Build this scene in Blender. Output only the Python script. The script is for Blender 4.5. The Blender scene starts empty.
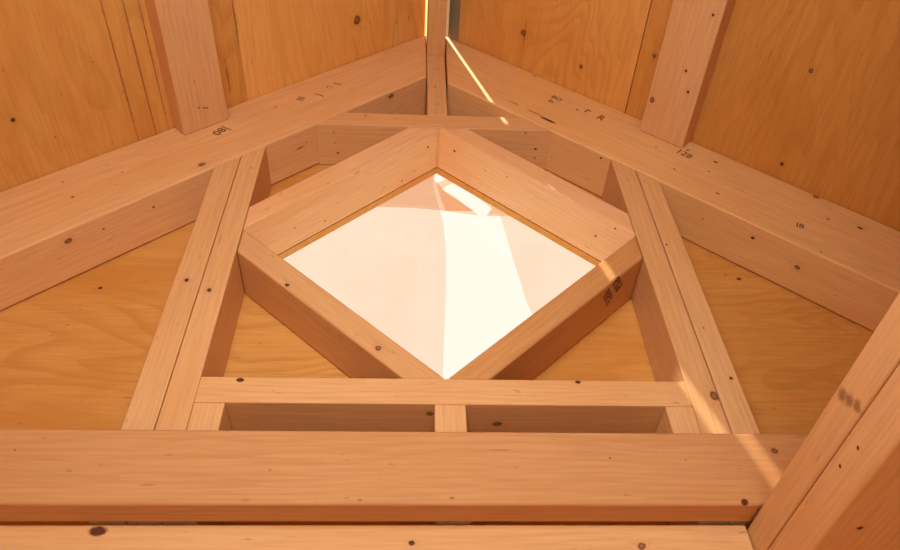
import bpy, bmesh, math, random
from mathutils import Vector, Matrix
from mathutils.bvhtree import BVHTree

# ---------------------------------------------------------------- camera, world, sun, lights, exposure
S = 0.726            # metres from the lens to the inner face of the gable framing
CZ = 1.45            # lens height above the floor
F = 741.0            # focal length in pixels of the 900 px frame
scene = bpy.context.scene
v1 = Vector((-28, 685, 741)); v2 = Vector((-55, -805, 741))      # zenith and wall-normal directions seen from the camera
zc = v1.normalized(); yc = (v2 - zc * v2.dot(zc)).normalized(); xc = zc.cross(yc)
if xc.x < 0: xc = -xc
CAM_R = Vector((xc.x, yc.x, zc.x)); CAM_U = Vector((xc.y, yc.y, zc.y)); CAM_F = Vector((xc.z, yc.z, zc.z))
CAM_P = Vector((0, 0, CZ))
cd = bpy.data.cameras.new('camera'); cam = bpy.data.objects.new('camera', cd); scene.collection.objects.link(cam)
cd.sensor_width = 36; cd.lens = F / 900 * 36; cd.clip_start = 0.01
m = Matrix((CAM_R, CAM_U, -CAM_F)).transposed().to_4x4(); m.translation = CAM_P
cam.matrix_world = m
scene.camera = cam

wd = bpy.data.worlds.new('daylight'); scene.world = wd; wd.use_nodes = True
bg = wd.node_tree.nodes['Background']
bg.inputs[0].default_value = (1.0, 0.91, 0.78, 1); bg.inputs[1].default_value = 1.12

SUN_DIR = Vector((0.288, 0.52, -1.0)).normalized()
sl = bpy.data.lights.new('sun', 'SUN'); sl.energy = 12.0; sl.angle = math.radians(1.0); sl.color = (1, 0.93, 0.82)
sun = bpy.data.objects.new('sun', sl); scene.collection.objects.link(sun)
sun.rotation_euler = SUN_DIR.to_track_quat('-Z', 'Y').to_euler(); sun.location = (0, -3, 5)

def area(name, loc, target, sx, sy, power, col):
    l = bpy.data.lights.new(name, 'AREA'); l.shape = 'RECTANGLE'; l.size = sx; l.size_y = sy; l.energy = power; l.color = col
    o = bpy.data.objects.new(name, l); scene.collection.objects.link(o); o.location = loc
    o.rotation_euler = (Vector(target) - Vector(loc)).to_track_quat('-Z', 'Y').to_euler(); return o
area('open_doorway_daylight', (-0.10, -1.42, 0.98), (-0.10, 0.75, 1.9), 0.84, 1.7, 12, (1.0, 0.98, 0.93))
area('near_camera_fill', (-0.04, -0.12, 1.93), (0.03, 0.75, 2.20), 0.30, 0.30, 3.8, (1.0, 0.99, 0.96))  # added fill beside the camera for the bright centre; no lamp stands there

scene.view_settings.view_transform = 'Standard'; scene.view_settings.look = 'None'
scene.view_settings.gamma = 1.0; scene.view_settings.use_curve_mapping = False
scene.view_settings.exposure = 0.0

# ---------------------------------------------------------------- helpers
COL = scene.collection
BOARDS = []          # every wooden body that can carry knots: dicts of obj, kind, seed, tint, marks
def tag(o, label=None, cat=None, group=None, kind=None):
    if label: o['label'] = label
    if cat: o['category'] = cat
    if group: o['group'] = group
    if kind: o['kind'] = kind
    return o
def W(x, y, z): return Vector((x * S, y * S, z * S + CZ))
def frame_axes(grain):
    if grain == 'y': return Vector((0, 1, 0)), Vector((-1, 0, 0)), Vector((0, 0, 1))
    if isinstance(grain, tuple):                                  # grain along Y on a sloping sheet
        a = grain[1]; return Vector((0, 1, 0)), Vector((-math.cos(a), 0, -math.sin(a))), Vector((-math.sin(a), 0, math.cos(a)))
    a = grain; return Vector((math.cos(a), 0, math.sin(a))), Vector((0, 1, 0)), Vector((-math.sin(a), 0, math.cos(a)))
def board(name, poly, y0, y1, grain, label=None, cat='beam', group=None, kind=None, wood='lumber', tint=(1, 1, 1), bev=0.0022, parent=None, rings=1.0):
    """one piece of wood: a polygon of the wall plane (x, z) run from y0 to y1"""
    vs = [W(x, y0, z) for x, z in poly] + [W(x, y1, z) for x, z in poly]; n = len(poly)
    c = sum(vs, Vector()) / len(vs); ax = frame_axes(grain)
    R = Matrix(ax).transposed(); Ri = Matrix(ax)
    bm = bmesh.new(); bv = [bm.verts.new(Ri @ (v - c)) for v in vs]
    bm.faces.new(bv[:n]); bm.faces.new(list(reversed(bv[n:])))
    for i in range(n):
        j = (i + 1) % n; bm.faces.new((bv[j], bv[i], bv[n + i], bv[n + j]))
    bmesh.ops.recalc_face_normals(bm, faces=bm.faces)
    me = bpy.data.meshes.new(name); bm.to_mesh(me); bm.free()
    o = bpy.data.objects.new(name, me); COL.objects.link(o)
    mw = R.to_4x4(); mw.translation = c; o.matrix_world = mw
    if bev:
        b = o.modifiers.new('eased_edges', 'BEVEL'); b.width = bev; b.segments = 3; b.limit_method = 'ANGLE'
        me.polygons.foreach_set('use_smooth', [True] * len(me.polygons))
        b.harden_normals = True
    tag(o, label, cat if label else None, group, kind)
    BOARDS.append(dict(o=o, wood=wood, tint=tint, marks=[], seed=len(BOARDS) * 7.31 + 3, rings=rings, M=mw.copy(), hole=None))
    return o
def rect(x0, x1, z0, z1): return [(x0, z0), (x1, z0), (x1, z1), (x0, z1)]

# ---------------------------------------------------------------- node helpers
class NT:
    def __init__(s, mat): s.t = mat.node_tree; s.n = s.t.nodes; s.l = s.t.links
    def new(s, ty, **k):
        n = s.n.new(ty)
        for a, b in k.items(): setattr(n, a, b)
        return n
    def put(s, sock, v):
        if isinstance(v, bpy.types.NodeSocket): s.l.new(v, sock)
        elif v is not None: sock.default_value = v
    def math(s, op, a, b=None, c=None, clamp=False):
        n = s.new('ShaderNodeMath', operation=op, use_clamp=clamp); s.put(n.inputs[0], a)
        if b is not None: s.put(n.inputs[1], b)
        if c is not None: s.put(n.inputs[2], c)
        return n.outputs[0]
    def vm(s, op, a, b=None, out=0):
        n = s.new('ShaderNodeVectorMath', operation=op); s.put(n.inputs[0], a)
        if b is not None: s.put(n.inputs[1], b)
        return n.outputs[out]
    def noise(s, vec, scale, detail=3, rough=0.55, dist=0.0):
        n = s.new('ShaderNodeTexNoise'); s.put(n.inputs['Vector'], vec); n.inputs['Scale'].default_value = scale
        n.inputs['Detail'].default_value = detail; n.inputs['Roughness'].default_value = rough; n.inputs['Distortion'].default_value = dist
        return n.outputs['Fac']
    def mr(s, v, a, b, c=0.0, d=1.0, smooth=True):
        n = s.new('ShaderNodeMapRange'); n.interpolation_type = 'SMOOTHSTEP' if smooth else 'LINEAR'
        s.put(n.inputs[0], v)
        for i, x in enumerate((a, b, c, d)): n.inputs[1 + i].default_value = x
        return n.outputs[0]
    def mix(s, f, a, b, mode='MIX'):
        n = s.new('ShaderNodeMix', data_type='RGBA', blend_type=mode); s.put(n.inputs[0], f)
        s.put(n.inputs[6], a); s.put(n.inputs[7], b); return n.outputs[2]
def c4(c): return (c[0], c[1], c[2], 1)
def plain(name, col, rough=0.6, metal=0.0):
    mt = bpy.data.materials.new(name); mt.use_nodes = True; b = mt.node_tree.nodes['Principled BSDF']
    b.inputs['Base Color'].default_value = c4(col); b.inputs['Roughness'].default_value = rough; b.inputs['Metallic'].default_value = metal
    return mt

LUM = ((0.785, 0.472, 0.222), (0.67, 0.350, 0.135))        # early and late wood of the spruce boards
PLY = ((0.74, 0.390, 0.108), (0.57, 0.260, 0.055))        # softwood plywood face veneer
def wood_material(b):
    rnd = random.Random(int(b['seed'] * 100))
    mt = bpy.data.materials.new(b['wood'] + '_wood'); mt.use_nodes = True
    g = NT(mt); bs = g.n['Principled BSDF']
    P = g.new('ShaderNodeTexCoord').outputs['Object']
    off = (rnd.uniform(-9, 9), rnd.uniform(-9, 9), rnd.uniform(-9, 9))
    Q = g.vm('ADD', P, off)
    lum = b['wood'] == 'lumber'; tint = b['tint']
    early, late = (LUM if lum else PLY)
    early = tuple(e * t for e, t in zip(early, tint)); late = tuple(e * t for e, t in zip(late, tint))
    # knots and nail holes -------------------------------------------------
    wob = g.noise(Q, 160, 2)
    kmask = kring = bump = crackm = None
    for (lp, r, st, kind) in b['marks']:
        d = g.vm('SUBTRACT', P, tuple(lp))
        d = g.vm('MULTIPLY', d, (1 / (r * st), 1 / r, 1 / r))
        L = g.vm('LENGTH', d, out=1)
        Lw = g.math('ADD', L, g.math('MULTIPLY', g.math('SUBTRACT', wob, 0.5), 0.9 if kind != 'nail' else 0.5))
        if kind == 'streak':
            mk = g.mr(Lw, 1.0, 0.3, 0, 1); crackm = mk if crackm is None else g.math('MAXIMUM', crackm, mk)
        else:
            mk = g.mr(Lw, 1.0, 0.62, 0, 1); kmask = mk if kmask is None else g.math('MAXIMUM', kmask, mk)
            if kind == 'knot':
                core = g.mr(Lw, 0.75, 0.2, 1, 0.62 if r > 0.004 else 1)
                core = g.math('MULTIPLY', core, mk)
                kring = core if kring is None else g.math('MAXIMUM', kring, core)
                bp = g.mr(L, 3.2, 0.3, 0, 1); bump = bp if bump is None else g.math('MAXIMUM', bump, bp)
            else:
                kring = mk if kring is None else g.math('MAXIMUM', kring, mk)
    # growth rings ---------------------------------------------------------
    if lum:
        py, pz = rnd.choice((-1, 1)) * rnd.uniform(0.03, 0.11), rnd.choice((-1, 1)) * rnd.uniform(0.03, 0.11)
        rel = g.vm('MULTIPLY', g.vm('ADD', P, (0, py, pz)), (0.0, 1, 1))
        dist = g.vm('LENGTH', rel, out=1)
        wv = g.noise(g.vm('MULTIPLY', Q, (1.6, 7, 7)), 1.0, 3)
        dist = g.math('ADD', dist, g.math('MULTIPLY', wv, 0.045))
        if bump is not None: dist = g.math('ADD', dist, g.math('MULTIPLY', bump, 0.007))
        ph = g.math('MULTIPLY', dist, 190.0 * b['rings'])
        amp = 0.36
    else:
        wv = g.noise(g.vm('MULTIPLY', Q, (0.9, 3.6, 3.6)), 1.0, 3, 0.5, 0.5)
        dist = g.math('MULTIPLY', wv, 1.0)
        if bump is not None: dist = g.math('ADD', dist, g.math('MULTIPLY', bump, 0.06))
        ph = g.math('MULTIPLY', dist, 26.0 * b['rings'])
        amp = 0.5
    fr = g.math('FRACT', ph)
    ring = g.mr(fr, 0.35, 0.92, 0, 1); ring = g.math('MULTIPLY', ring, g.mr(fr, 1.0, 0.92, 0, 1))
    patch = g.noise(g.vm('MULTIPLY', Q, (1.2, 5, 5)), 1.6, 2)
    ring = g.math('MULTIPLY', ring, g.mr(patch, 0.35, 0.65, 0.25, 1.0))
    fib = g.noise(g.vm('MULTIPLY', Q, (12, 260, 260)), 1.0, 3, 0.6)
    cloud = g.noise(g.vm('MULTIPLY', Q, (2.5, 6, 6)), 1.3, 4, 0.6)
    col = g.mix(g.math('MULTIPLY', ring, amp), c4(early), c4(late))
    col = g.mix(g.mr(fib, 0.35, 0.72, 0.0, 0.30 if lum else 0.26), col, c4(tuple(x * 0.72 for x in late)))
    col = g.mix(g.mr(cloud, 0.42, 0.75, 0.0, 0.42 if lum else 0.65), col, c4(tuple(x * y for x, y in zip(late, (1.05, 0.95, 0.8)))))
    # small pitch flecks
    fl = g.noise(g.vm('MULTIPLY', Q, (45, 150, 150)), 1.0, 1)
    col = g.mix(g.mr(fl, 0.73, 0.80, 0.0, 0.45), col, c4((0.33, 0.13, 0.04)))
    if bump is not None: col = g.mix(g.math('MULTIPLY', bump, 0.16), col, c4((0.50, 0.22, 0.07)))
    if crackm is not None: col = g.mix(g.math('MULTIPLY', crackm, 0.7), col, c4((0.22, 0.07, 0.018)))
    if kring is not None: col = g.mix(kring, col, c4((0.12, 0.035, 0.01)))
    if kmask is not None:
        warm = g.math('MULTIPLY', g.math('SUBTRACT', kmask, kring), 0.8); warm = g.math('MAXIMUM', warm, 0.0)
        col = g.mix(warm, col, c4((0.36, 0.13, 0.035)))
    g.l.new(col, bs.inputs['Base Color'])
    bs.inputs['Roughness'].default_value = 0.62; bs.inputs['Specular IOR Level'].default_value = 0.25
    bn = g.new('ShaderNodeBump'); bn.inputs['Strength'].default_value = 0.22; bn.inputs['Distance'].default_value = 0.0006
    hh = g.math('SUBTRACT', fib, g.math('MULTIPLY', ring, 0.4))
    if kmask is not None: hh = g.math('SUBTRACT', hh, g.math('MULTIPLY', kmask, 0.6))
    g.l.new(hh, bn.inputs['Height']); g.l.new(bn.outputs[0], bs.inputs['Normal'])
    return mt

# ---------------------------------------------------------------- measures in units of S
T, D = 0.0525, 0.1225                 # 38 mm and 89 mm of a two by four
Y0, Y1 = 1.0, 1.1225                  # inner and outer face of the gable framing
YB = -1.9                             # where the roof ends behind the viewer
lt = lambda x: 2.170 + 0.915 * (x - 0.035)      # underside of the roof sheathing, left slope
rt = lambda x: 2.164 - 0.911 * (x - 0.101)      # right slope
ll = lambda x: 1.703 + 0.949 * (x + 0.175)      # lower edge of the left gable rafter
rl = lambda x: 1.875 - 0.905 * (x - 0.094)      # lower edge of the right gable rafter
AL, AR = math.atan(0.915), -math.atan(0.911)
XM = 0.067                            # the gable's centre line
th = 0.0175                           # sheathing thickness

pi2_ = math.pi / 2
# ---------------------------------------------------------------- setting: floor, walls, gable sheathing
SX0, SX1 = -1.62, 1.62
FZ = -CZ / S
board('floor', rect(SX0, SX1, FZ - 0.03, FZ), YB, 1.145, 'y', kind='structure', wood='plywood', bev=0, tint=(0.7, 0.66, 0.6))
PO = 1.1250                           # inner face of the gable sheathing
hole = dict(L=(-0.354, 1.219), B=(XM, 0.811), T=(XM, 1.638), R=(0.490, 1.225))
board('wall_front', [(SX0, FZ), (XM, FZ), hole['B'], hole['L'], hole['T'], (XM, 2.183), (0.05, 2.183), (SX0, lt(SX0))], PO, PO + th, 0.0, kind='structure', wood='plywood', tint=(1.06, 1.03, 0.98), bev=0)
board('wall_front', [(XM, FZ), (SX1, FZ), (SX1, rt(SX1)), (0.08, 2.182), (XM, 2.183), hole['T'], hole['R'], hole['B']], PO, PO + th, 0.0, kind='structure', wood='plywood', tint=(1.06, 0.98, 0.85), bev=0)
board('wall_left', rect(SX0 - th, SX0, FZ, lt(SX0)), YB, PO + th, 'y', kind='structure', wood='plywood', bev=0)
board('wall_right', rect(0.6325, 0.6325 + th, FZ, 0.544), YB, PO, 'y', kind='structure', wood='plywood', bev=0)
board('trim_eave', rect(0.6325 + th, SX1, 0.535, 0.549), YB, PO, 'y', kind='structure', wood='plywood', bev=0)
DX0, DX1, DZ = -0.72, 0.44, 0.36     # the doorway behind the viewer
board('wall_back', [(SX0, FZ), (DX0, FZ), (DX0, DZ), (DX1, DZ), (DX1, FZ), (SX1, FZ), (SX1, rt(SX1)), (0.0675, 2.16), (SX0, lt(SX0))], YB - th, YB - 0.001, pi2_, kind='structure', wood='plywood', bev=0)
board('wall_right_upper', rect(SX1, SX1 + th, 0.535, rt(SX1)), YB, PO + th, 'y', kind='structure', wood='plywood', bev=0)

# ---------------------------------------------------------------- roof sheathing panels
def slab(f, x0, x1, t, lift=0.0):
    k = 0.74 * 1.0
    s = -1 if f is lt else 1
    nx, nz = (s * 0.675, 0.738)
    return [(x0 + nx * lift, f(x0) + nz * lift), (x1 + nx * lift, f(x1) + nz * lift), (x1 + nx * (lift + t), f(x1) + nz * (lift + t)), (x0 + nx * (lift + t), f(x0) + nz * (lift + t))]
RY = 1.22
board('plywood_panel', slab(lt, SX0, -0.4325, th), YB, RY, ('y', AL), 'orange plywood roof panel on the left slope, the lower one outside the flat purlin', 'plywood', 'roof sheathing panels', wood='plywood', bev=0.0006, tint=(1.02, 1.0, 0.95), rings=0.8)
board('plywood_panel', slab(lt, -0.4300, 0.0335, th), YB, RY, ('y', AL), 'orange plywood roof panel left of the ridge, with one round knot', 'plywood', 'roof sheathing panels', wood='plywood', bev=0.0006, tint=(1.22, 1.28, 1.35))
board('plywood_panel', slab(rt, 0.1040, 0.5668, th), YB, RY, ('y', AR), 'plywood roof panel right of the ridge, with a split round knot and wavy grain', 'plywood', 'roof sheathing panels', wood='plywood', bev=0.0006, tint=(1.12, 1.08, 1.05), rings=1.2)
board('plywood_panel', slab(rt, 0.5690, SX1, th), YB, RY, ('y', AR), 'darker orange plywood roof panel at the upper right, outside the flat purlin', 'plywood', 'roof sheathing panels', wood='plywood', bev=0.0006, tint=(0.93, 0.82, 0.66), rings=0.9)
felt = plain('roofing_felt', (0.10, 0.06, 0.035), 0.9)
for nm, pl in (('roofing_felt', slab(lt, SX0, -0.46, 0.004, th)), ('roofing_felt', slab(lt, -0.415, 0.02, 0.004, th)), ('roofing_felt', slab(rt, 0.16, SX1, 0.004, th))):
    o = board(nm, pl, YB, RY, 'y', kind='structure', bev=0); BOARDS.pop(); o.data.materials.append(felt)
    o.name = 'trim_roof_cover'

# ---------------------------------------------------------------- ridge board and gable rafters
board('ridge_board', rect(0.039, 0.0912, 2.031, 2.178), YB, Y1 + 0.002, 'y', 'narrow ridge board running overhead at the top centre, bright gap on its left', 'beam', tint=(0.95, 0.92, 0.88))
board('king_post', rect(0.0392, 0.0910, 1.6985, 2.0295), Y0, Y1, math.pi / 2, 'short upright post under the ridge board with three nail marks', 'post', tint=(1.0, 0.98, 0.95))
xl0 = -1.30
left_rafter = board('gable_rafter', [(xl0, ll(xl0)), (0.0380, ll(0.0380)), (0.0380, lt(0.0380) - 0.001), (xl0, lt(xl0) - 0.001)], Y0, Y1, AL,
    'sloping gable rafter on the left side, pale wood with block ink stamps', 'beam', 'gable rafters', tint=(1.12, 1.10, 1.08), bev=0.004)
xr1 = 1.60
right_rafter = board('gable_rafter', [(0.0955, rl(0.0955)), (xr1, rl(xr1)), (xr1, rt(xr1) - 0.001), (0.0955, rt(0.0955) - 0.001)], Y0, Y1, AR,
    'sloping gable rafter on the right side, with a dark split near the ridge', 'beam', 'gable rafters', tint=(1.14, 1.12, 1.0), bev=0.004)

# ---------------------------------------------------------------- flat purlins under the roof panels
def purlin(ax, f, sgn, label, tint):
    az = f(ax) - 0.0008; a = AL if sgn < 0 else AR
    tx, tz = (math.cos(AL), math.sin(AL)) if sgn < 0 else (-math.cos(AR), -math.sin(AR))
    nx, nz = (tz, -tx) if sgn < 0 else (-tz, tx * 1.0)
    if nz > 0: nz = -nz
    p = [(ax, az), (ax + T * nx, az + T * nz), (ax + T * nx + D * tx, az + T * nz + D * tz), (ax + D * tx, az + D * tz)]
    return board('purlin', p, YB + 0.1, Y0 - 0.001, ('y', a), label, 'beam', 'flat purlins under the roof', tint=tint)
left_purlin = purlin(-0.585, lt, -1, 'flat pale board under the left roof panels, with a dashed ink line', (1.0, 0.95, 0.95))
right_purlin = purlin(0.713, rt, 1, 'flat pale board under the right roof panels with small dark knots', (1.02, 0.97, 0.96))

# ---------------------------------------------------------------- gable studs
PZ = 0.554
studs = 'doubled studs beside the diamond window'
pi2 = math.pi / 2
def stud(x0, x1, f, label, tint=(1, 1, 1)):
    return board('stud', [(x0, PZ), (x1, PZ), (x1, f(x1) - 0.001), (x0, f(x0) - 0.001)], Y0 + 0.0005, Y1, pi2, label, 'stud', studs, tint=tint, bev=0.0016)
stud(-0.4535, -0.4018, ll, 'outer stud of the left pair, farther from the diamond window', (1.02, 1.0, 0.95))
stud(-0.4003, -0.3512, ll, 'inner stud of the left pair, touching the left corner of the diamond window frame', (1.04, 1.02, 0.97))
stud(0.4875, 0.5380, rl, 'inner stud of the right pair, touching the right corner of the diamond window frame', (1.0, 0.97, 0.92))
stud(0.5402, 0.5868, rl, 'outer stud of the right pair with wavy grain, farther from the diamond window', (1.03, 1.01, 0.96))

# ---------------------------------------------------------------- headers and cripples
board('header', rect(-0.3508, 0.4870, 0.765, 0.8195), Y0, Y1, 0.0, 'long horizontal sill rail directly under the diamond window', 'beam', tint=(1.05, 1.02, 0.96), bev=0.0016)
a_, b_ = 1.6365, 1.6975
board('header', [((a_ - 1.703) / 0.949 - 0.1735, a_), (0.094 + (1.875 - a_) / 0.905 - 0.0015, a_), (0.094 + (1.875 - b_) / 0.905 - 0.0015, b_), ((b_ - 1.703) / 0.949 - 0.1735, b_)],
      Y0 + 0.0005, Y1, 0.0, 'short horizontal rail above the top of the diamond window, under the king post', 'beam', tint=(1.03, 1.0, 0.95), bev=0.0016)
board('cripple_block', rect(0.0455, 0.0980, PZ, 0.7645), Y0, Y1, pi2, 'short block in the middle between the sill rail and the crossbeam', 'block', 'short blocks under the sill rail', tint=(1.05, 1.02, 0.96), bev=0.0016)
board('cripple_block', rect(-0.3505, -0.3000, PZ, 0.7645), Y0, Y1, pi2, 'short block against the left pair of studs under the sill rail', 'block', 'short blocks under the sill rail', tint=(1.05, 1.03, 0.98), bev=0.0016)
board('cripple_block', rect(0.4390, 0.4868, PZ, 0.7645), Y0, Y1, pi2, 'short block against the right pair of studs under the sill rail', 'block', 'short blocks under the sill rail', tint=(1.05, 1.03, 0.98), bev=0.0016)

# ---------------------------------------------------------------- diamond window frame boards
q = 0.0005; V = 0.0742
dg = 'boards of the diamond window frame'
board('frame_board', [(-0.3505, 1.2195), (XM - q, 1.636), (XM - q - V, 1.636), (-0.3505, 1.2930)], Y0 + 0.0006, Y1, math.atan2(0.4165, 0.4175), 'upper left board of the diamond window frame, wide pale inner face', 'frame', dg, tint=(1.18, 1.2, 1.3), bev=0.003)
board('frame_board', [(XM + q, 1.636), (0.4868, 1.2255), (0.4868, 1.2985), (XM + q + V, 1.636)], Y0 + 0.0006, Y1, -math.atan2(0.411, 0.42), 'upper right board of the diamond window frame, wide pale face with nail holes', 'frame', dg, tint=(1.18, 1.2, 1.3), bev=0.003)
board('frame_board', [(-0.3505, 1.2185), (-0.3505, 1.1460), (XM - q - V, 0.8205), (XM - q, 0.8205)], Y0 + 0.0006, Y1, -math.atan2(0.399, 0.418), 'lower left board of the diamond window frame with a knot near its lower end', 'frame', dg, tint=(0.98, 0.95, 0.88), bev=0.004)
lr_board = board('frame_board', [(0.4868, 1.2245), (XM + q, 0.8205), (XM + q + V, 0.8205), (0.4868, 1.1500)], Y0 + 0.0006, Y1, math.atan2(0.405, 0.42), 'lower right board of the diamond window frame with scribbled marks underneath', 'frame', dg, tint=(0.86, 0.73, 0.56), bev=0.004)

# ---------------------------------------------------------------- crossbeam and plates
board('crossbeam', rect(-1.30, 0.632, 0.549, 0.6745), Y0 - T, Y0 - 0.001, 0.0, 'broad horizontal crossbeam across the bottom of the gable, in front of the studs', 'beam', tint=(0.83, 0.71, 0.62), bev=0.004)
pg = 'doubled top plates of the walls'
board('top_plate', rect(-1.56, 0.508, 0.493, 0.5477), Y0, Y1, 0.0, 'wall plate just under the crossbeam along the bottom edge, with dark knots', 'beam', pg, tint=(1.03, 1.0, 0.93), bev=0.003)
board('top_plate', rect(0.510, 0.632, 0.4935, 0.5440), YB + 0.1, Y1, 'y', 'upper plate of the pair coming towards the viewer at lower right, with a waney notch', 'beam', pg, tint=(0.98, 0.95, 0.90), bev=0.003)
board('top_plate', rect(0.510, 0.632, 0.4350, 0.4922), YB + 0.1, Y1, 'y', 'lower plate of the pair coming towards the viewer at lower right, with two nail holes', 'beam', pg, tint=(1.0, 0.97, 0.93), bev=0.003)

# ---------------------------------------------------------------- window pane, and tint sheets added for its bright and dim zones
def sheet(name, poly, y, t, mat, seg=0, amp=0.0, seed=0):
    """thin sheet in the wall plane at depth y, thickness t metres, gently wavy when seg > 0"""
    bm = bmesh.new(); c = sum((W(x, y, z) for x, z in poly), Vector()) / len(poly)
    vs = [bm.verts.new(W(x, y, z) - c) for x, z in poly]; f = bm.faces.new(vs)
    if seg:
        bmesh.ops.triangulate(bm, faces=bm.faces[:])
        bmesh.ops.subdivide_edges(bm, edges=bm.edges[:], cuts=seg, use_grid_fill=True)
        from mathutils import noise
        for v in bm.verts: v.co.y += amp * noise.noise(v.co * 14 + Vector((seed, 0, 0)))
    bmesh.ops.recalc_face_normals(bm, faces=bm.faces)
    me = bpy.data.meshes.new(name); bm.to_mesh(me); bm.free()
    o = bpy.data.objects.new(name, me); COL.objects.link(o); o.location = c
    if t: md = o.modifiers.new('thickness', 'SOLIDIFY'); md.thickness = t; md.offset = 0
    o.data.materials.append(mat); return o
def pane_mat():
    mt = bpy.data.materials.new('clear_pane'); mt.use_nodes = True; g = NT(mt); g.n.remove(g.n['Principled BSDF'])
    tr = g.new('ShaderNodeBsdfTransparent'); gl = g.new('ShaderNodeBsdfGlossy'); gl.inputs['Roughness'].default_value = 0.05
    mx = g.new('ShaderNodeMixShader'); mx.inputs[0].default_value = 0.025
    g.l.new(tr.outputs[0], mx.inputs[1]); g.l.new(gl.outputs[0], mx.inputs[2])
    g.l.new(mx.outputs[0], g.n['Material Output'].inputs[0]); return mt
def tint_mat(name, col, dif):
    mt = bpy.data.materials.new(name); mt.use_nodes = True; g = NT(mt); g.n.remove(g.n['Principled BSDF'])
    P = g.new('ShaderNodeTexCoord').outputs['Object']
    n = g.noise(P, 9.0, 4, 0.6)
    cc = g.mix(g.mr(n, 0.35, 0.7, 0, 0.5), c4(col), c4((col[0] * 0.97, col[1] * 0.90, col[2] * 0.82)))
    tr = g.new('ShaderNodeBsdfTransparent'); g.l.new(cc, tr.inputs[0])
    df = g.new('ShaderNodeBsdfTranslucent'); g.l.new(cc, df.inputs[0])
    mx = g.new('ShaderNodeMixShader'); mx.inputs[0].default_value = dif
    g.l.new(tr.outputs[0], mx.inputs[1]); g.l.new(df.outputs[0], mx.inputs[2])
    g.l.new(mx.outputs[0], g.n['Material Output'].inputs[0]); return mt
py = PO + th + 0.004
ow = [(-0.395, 1.219), (XM, 0.77), (0.535, 1.225), (XM, 1.685)]
w1 = sheet('window_1', ow, py, 0.003, pane_mat()); tag(w1, kind='structure')
k2 = 1.155                            # added tint sheets stand just outside the pane
def px2(px, py_, y):                  # a point of the photo carried onto the plane at depth y
    r = CAM_R * (px - 450) + CAM_U * (275 - py_) + CAM_F * F
    return (r.x / r.y * y, r.z / r.y * y)
peach = tint_mat('peach_dim_tint', (0.93, 0.80, 0.70), 0.15); rose = tint_mat('rose_dim_tint', (0.90, 0.62, 0.48), 0.15); amber = tint_mat('amber_dim_tint', (0.93, 0.70, 0.52), 0.15)  # tints put the dimmer light zones of the window into the sheet colour
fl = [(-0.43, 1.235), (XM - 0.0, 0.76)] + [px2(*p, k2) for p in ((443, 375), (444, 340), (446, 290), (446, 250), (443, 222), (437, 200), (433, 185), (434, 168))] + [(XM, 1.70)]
o = sheet('light_tint_sheet', fl, k2, 0, peach, 0); tag(o, 'left peach sheet added for the dimmer light in the diamond window, straight inner edge', 'tint sheet', 'tint sheets for the light in the diamond window')
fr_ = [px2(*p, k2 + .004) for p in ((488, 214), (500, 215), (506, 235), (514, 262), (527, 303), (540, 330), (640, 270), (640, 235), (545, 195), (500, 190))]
o = sheet('light_tint_sheet', fr_, k2 + .004, 0, peach, 0); tag(o, 'right peach sheet added for the dimmer light in the diamond window, slanting edge', 'tint sheet', 'tint sheets for the light in the diamond window')
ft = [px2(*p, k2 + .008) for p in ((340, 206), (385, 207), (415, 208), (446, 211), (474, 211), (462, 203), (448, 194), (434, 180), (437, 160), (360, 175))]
o = sheet('light_tint_sheet', ft, k2 + .008, 0, rose, 0); tag(o, 'rose tinted sheet added for the dim light across the upper left of the diamond window', 'tint sheet', 'tint sheets for the light in the diamond window')
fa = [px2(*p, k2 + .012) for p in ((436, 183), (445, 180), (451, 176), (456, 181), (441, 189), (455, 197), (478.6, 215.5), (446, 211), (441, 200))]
o = sheet('light_tint_sheet', fa, k2 + .012, 0, amber, 0); tag(o, 'small amber sheet added beside the bright streak near the top corner of the diamond window', 'tint sheet', 'tint sheets for the light in the diamond window')
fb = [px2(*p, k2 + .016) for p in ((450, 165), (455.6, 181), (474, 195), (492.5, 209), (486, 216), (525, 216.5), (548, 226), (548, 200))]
o = sheet('light_tint_sheet', fb, k2 + .016, 0, amber, 0); tag(o, 'thin amber sheet added for dimmer light along the upper right edge of the diamond window', 'tint sheet', 'tint sheets for the light in the diamond window')

# ---------------------------------------------------------------- ridge flashing, added sky and sun blocks, strip for the gap light
steel = plain('galvanised_steel', (0.55, 0.50, 0.42), 0.35, 0.8)
zinc = plain('weathered_zinc', (0.30, 0.27, 0.20), 0.6, 0.2)
o = board('sky_block', [(0.0925, 2.2275), (0.150, 2.178), (0.150, 2.181), (0.0925, 2.2305)], YB, RY, 'y', kind='structure', bev=0)  # added outside the slot to keep the bright sky from showing through
BOARDS.pop(); o.data.materials.append(zinc); o.name = 'trim_sky_block'
o = board('ridge_flashing', [(0.1043, rt(0.1043) - 0.0006), (0.1043, rt(0.1043) - 0.0036), (0.134, rt(0.134) - 0.0036), (0.134, rt(0.134) - 0.0006)], YB + 0.02, Y0 - 0.002, 'y', 'dull grey metal strip beside the ridge board, on its right at the top edge', 'flashing', bev=0)
BOARDS.pop(); o.data.materials.append(zinc)
o = board('sun_block', rect(0.045, 0.125, 2.190, 2.196), 0.585, 0.725, 'y', kind='structure', bev=0, tint=(0.8, 0.8, 0.8)); o.name = 'trim_sun_block'  # unseen piece added to stop the sun along part of the ridge slot
yel = tint_mat('yellow_gap_light', (0.98, 0.78, 0.36), 0.3)
o = board('gap_light_strip', [(0.010, 2.176), (0.038, 2.176), (0.038, 2.177), (0.010, 2.177)], YB, RY, 'y', 'thin yellow strip added for the bright light in the gap left of the ridge board', 'light strip', bev=0)  # strip added to colour the light in the gap yellow
BOARDS.pop(); o.data.materials.append(yel)

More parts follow.
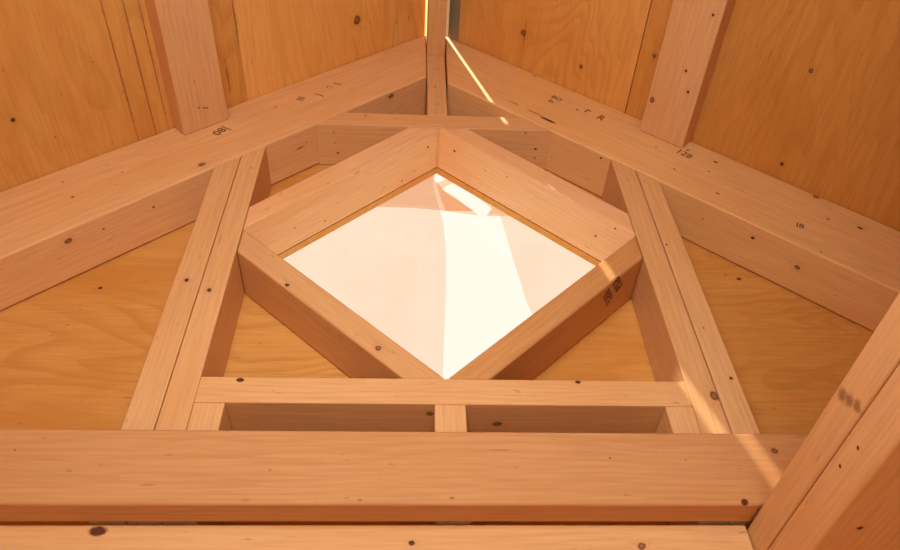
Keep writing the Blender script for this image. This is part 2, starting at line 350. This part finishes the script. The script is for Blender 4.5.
# ---------------------------------------------------------------- knots, nail holes and dark streaks (photo x, y, radius mm, stretch along grain, kind)
K = 'knot'; N = 'nail'; ST = 'streak'
MARKS = [(13, 120, 3.6, 1.2, K), (55, 137, 1.4, 1, N), (93, 62, 1.2, 1, N), (118, 65, 2.0, 110, ST), (138, 62, 2.0, 120, ST), (150, 50, 1.8, 120, ST), (228, 78, 2.6, 16, ST), (235, 20, 3.5, 20, ST),
 (62.5, 182, 1.6, 1.3, N), (72.7, 197, 2.2, 1.3, N), (122, 172, 1.3, 1.5, N), (202, 164.5, 5, 1.4, K), (68.4, 241, 4.6, 1.3, K), (103.6, 229, 1.6, 1.4, N), (153.5, 207, 2.1, 1, N),
 (100, 288, 3, 1.4, K), (186.5, 280, 3.2, 1.2, K), (209, 290, 3.4, 1.3, K), (156, 134.5, 2.4, 1.3, N), (275.6, 107, 1.6, 1.4, N), (357, 20, 9, 1.1, K), (391, 96, 5, 1.5, K),
 (437, 69, 1.8, 1.3, N), (435, 87, 1.6, 1.4, N), (438, 104, 1.8, 1.3, N), (428, 147, 2.4, 1.2, N), (438, 150, 1.5, 1, N), (454.5, 151, 2.7, 1.2, N), (485, 171, 1.3, 1, N),
 (414.5, 171, 1.3, 1, N), (402, 181, 1.7, 1.5, N), (507, 177, 1.5, 1, N), (595.6, 236, 2.2, 1.2, N), (615, 228.5, 1.8, 1.1, N), (536, 198, 1, 1, N), (325, 221, 1.5, 1.4, N), (295, 228, 1.5, 1, N),
 (378, 348, 4.5, 1.1, K), (287, 285, 3, 1.3, K), (240, 380, 3.5, 1.5, N), (578, 382, 3.2, 1.3, K), (430, 414, 4, 1.2, K), (497, 424, 4.5, 1.5, K), (744.7, 502, 4.2, 1.1, N),
 (774.5, 450.7, 3.8, 1.2, K), (610, 458, 1.2, 1, N), (686, 460, 0.9, 1, N), (98, 531, 6, 1.7, N), (412, 543, 3.4, 1.1, K), (642, 546, 4, 1.1, K), (731, 378, 2.6, 1.2, K), (714.5, 396, 6, 1.3, K),
 (666.5, 244.5, 1.8, 1.2, N), (703.6, 328, 1.5, 1, N), (715.6, 162, 3.0, 1.6, N), (709, 171.6, 1.8, 1.3, N), (674.5, 169, 1.6, 1.6, N), (718, 193.5, 2.2, 2, N), (656, 147, 1.6, 1.4, N),
 (752.7, 238, 3, 1.2, K), (797.5, 267.5, 4, 1.2, K), (703, 219, 1.4, 1, N), (821, 252, 1.6, 1.2, N), (816, 197, 4, 1.6, K), (860, 228, 3.4, 1.5, K), (828, 219, 2, 1.5, N),
 (739, 279, 3.4, 1.3, K), (725.5, 275, 1.6, 1, N), (782, 164, 3.6, 1.2, K), (811, 71, 4, 1.2, K), (523.6, 33, 7, 1.15, K), (524.5, 36, 1.7, 24, ST), (581, 67, 4.4, 1.2, K), (654.5, 56, 4, 1.3, K),
 (713, 15, 2.6, 1.2, K), (686, 71, 2.6, 1.2, K), (688, 92, 2.6, 1.2, K), (652, 100, 4.5, 1.4, K), (691, 122, 2, 1, N), (534, 76, 2.2, 4, ST), (514, 103, 2.4, 8, ST), (535, 113, 3.2, 9, ST), (548, 120, 4, 5, N),
 (535.5, 149, 2.6, 1.2, N), (525.5, 133, 1.6, 1.3, N), (534.5, 158, 1.6, 1.6, N), (601, 158, 2.2, 1.2, N), (335, 143, 1.2, 1, N), (338, 153, 2, 1.5, N), (306, 142.5, 1.6, 1, N), (365.5, 115.5, 1.6, 1.6, N),
 (858, 448, 2.2, 1, N), (840, 466, 2.1, 1, N), (842, 394, 8, 1.0, ST), (849, 400, 8, 1.0, ST), (857, 406, 7, 1.0, ST), (860, 528, 3, 1.1, K), (300, 148, 3, 4, ST), (220, 240, 0.9, 18, ST), (500, 450, 1, 16, ST),
 (445, 37, 0.5, 1, N), (252, 168, 1.5, 1.2, N), (15, 450, 1, 1, N), (270, 470, 1.6, 1.4, ST), (360, 500, 1.5, 2, ST), (452, 498, 2, 1.6, ST)]
bpy.context.view_layer.update()
trees = []
for b in BOARDS:
    me = b['o'].data; M = b['M']
    trees.append(BVHTree.FromPolygons([M @ v.co for v in me.vertices], [tuple(p.vertices) for p in me.polygons]))
def pick(px, py_):
    d = (CAM_R * (px - 450) + CAM_U * (275 - py_) + CAM_F * F).normalized(); best = None
    for b, t in zip(BOARDS, trees):
        h = t.ray_cast(CAM_P, d)
        if h[0] is not None and (best is None or h[3] < best[3]): best = (b, h[0], h[1], h[3])
    return best
for (px, py_, r, st, kind) in MARKS:
    h = pick(px, py_)
    if h: h[0]['marks'].append((h[0]['M'].inverted() @ h[1], r / 1000 * 1.08, st, kind))
for b in BOARDS: b['o'].data.materials.append(wood_material(b))

# ---------------------------------------------------------------- ink stamps and nails, parts of the boards that carry them
ink = plain('stamp_ink', (0.20, 0.085, 0.035), 0.8)
def adopt(o, parent):
    mw = o.matrix_world.copy(); o.parent = parent; o.matrix_parent_inverse = Matrix(); o.matrix_local = parent_M[parent.name].inverted() @ mw
parent_M = {b['o'].name: b['M'] for b in BOARDS}
def stamp(text, px, py_, size, upx, upy, name='grade_stamp', label='faded dark ink grade stamp', mat=ink, flip=False, squash=1.0):
    size *= 1.6
    """ink lettering lying on the board under the photo point; up points along (upx, upy) in the photo"""
    h = pick(px, py_); b, p, n = h[0], h[1], h[2].normalized()
    if n.dot(CAM_F) > 0: n = -n
    cu = bpy.data.curves.new(name, 'FONT'); cu.body = text; cu.size = size; cu.align_x = 'CENTER'; cu.align_y = 'CENTER'; cu.offset = size * 0.02
    cu.resolution_u = 2
    t = bpy.data.objects.new(name, cu); COL.objects.link(t); bpy.context.view_layer.update()
    me = bpy.data.meshes.new_from_object(t.evaluated_get(bpy.context.evaluated_depsgraph_get())); bpy.data.objects.remove(t)
    u = CAM_R * upx - CAM_U * upy; u = (u - n * u.dot(n)).normalized(); r = u.cross(n)
    o = bpy.data.objects.new(name, me); COL.objects.link(o); me.materials.clear(); me.materials.append(mat)
    M = Matrix((r * squash, u, n)).transposed().to_4x4(); M.translation = p + n * 0.00035; o.matrix_world = M
    adopt(o, b['o']); tag(o, label)
stamp('08|', 221, 131, 0.015, -8, -7); stamp('- --', 203, 107, 0.011, -2, -9)
stamp('III', 301, 99, 0.012, -10, -5); stamp('J', 319, 95, 0.012, -10, -5); stamp('·:', 328, 87, 0.014, -9, -6); stamp('I', 338, 84, 0.014, -10, -4)
stamp('BO\nIn', 554, 100, 0.0105, 5, -7); stamp('·', 577, 110, 0.02, 5, -7); stamp('r', 588, 111, 0.016, 5, -7); stamp('R', 601, 118, 0.015, 5, -7)
stamp('128', 684, 154, 0.013, 5, -7); stamp('s', 688, 150, 0.008, 5, -7); stamp('I8', 800, 226, 0.011, 3, -8)
stamp('%8&\n8%8', 613, 290, 0.015, -5, 5, 'pencil_scribble', 'brown scribbled marks')
def nail(px, py_, r=0.0022, proud=0.0015):
    h = pick(px, py_); b, p, n = h[0], h[1], h[2].normalized()
    if n.dot(CAM_F) > 0: n = -n
    bm = bmesh.new(); bmesh.ops.create_uvsphere(bm, u_segments=14, v_segments=8, radius=r)
    for v in bm.verts: v.co.z *= 0.55
    me = bpy.data.meshes.new('nail'); bm.to_mesh(me); bm.free(); me.materials.append(steel)
    for f in me.polygons: f.use_smooth = True
    o = bpy.data.objects.new('nail', me); COL.objects.link(o)
    M = n.to_track_quat('Z', 'Y').to_matrix().to_4x4(); M.translation = p + n * proud * 0.3; o.matrix_world = M
    adopt(o, b['o']); tag(o, 'small shiny nail head')
nail(333.6, 131); nail(613.5, 171, 0.0018)
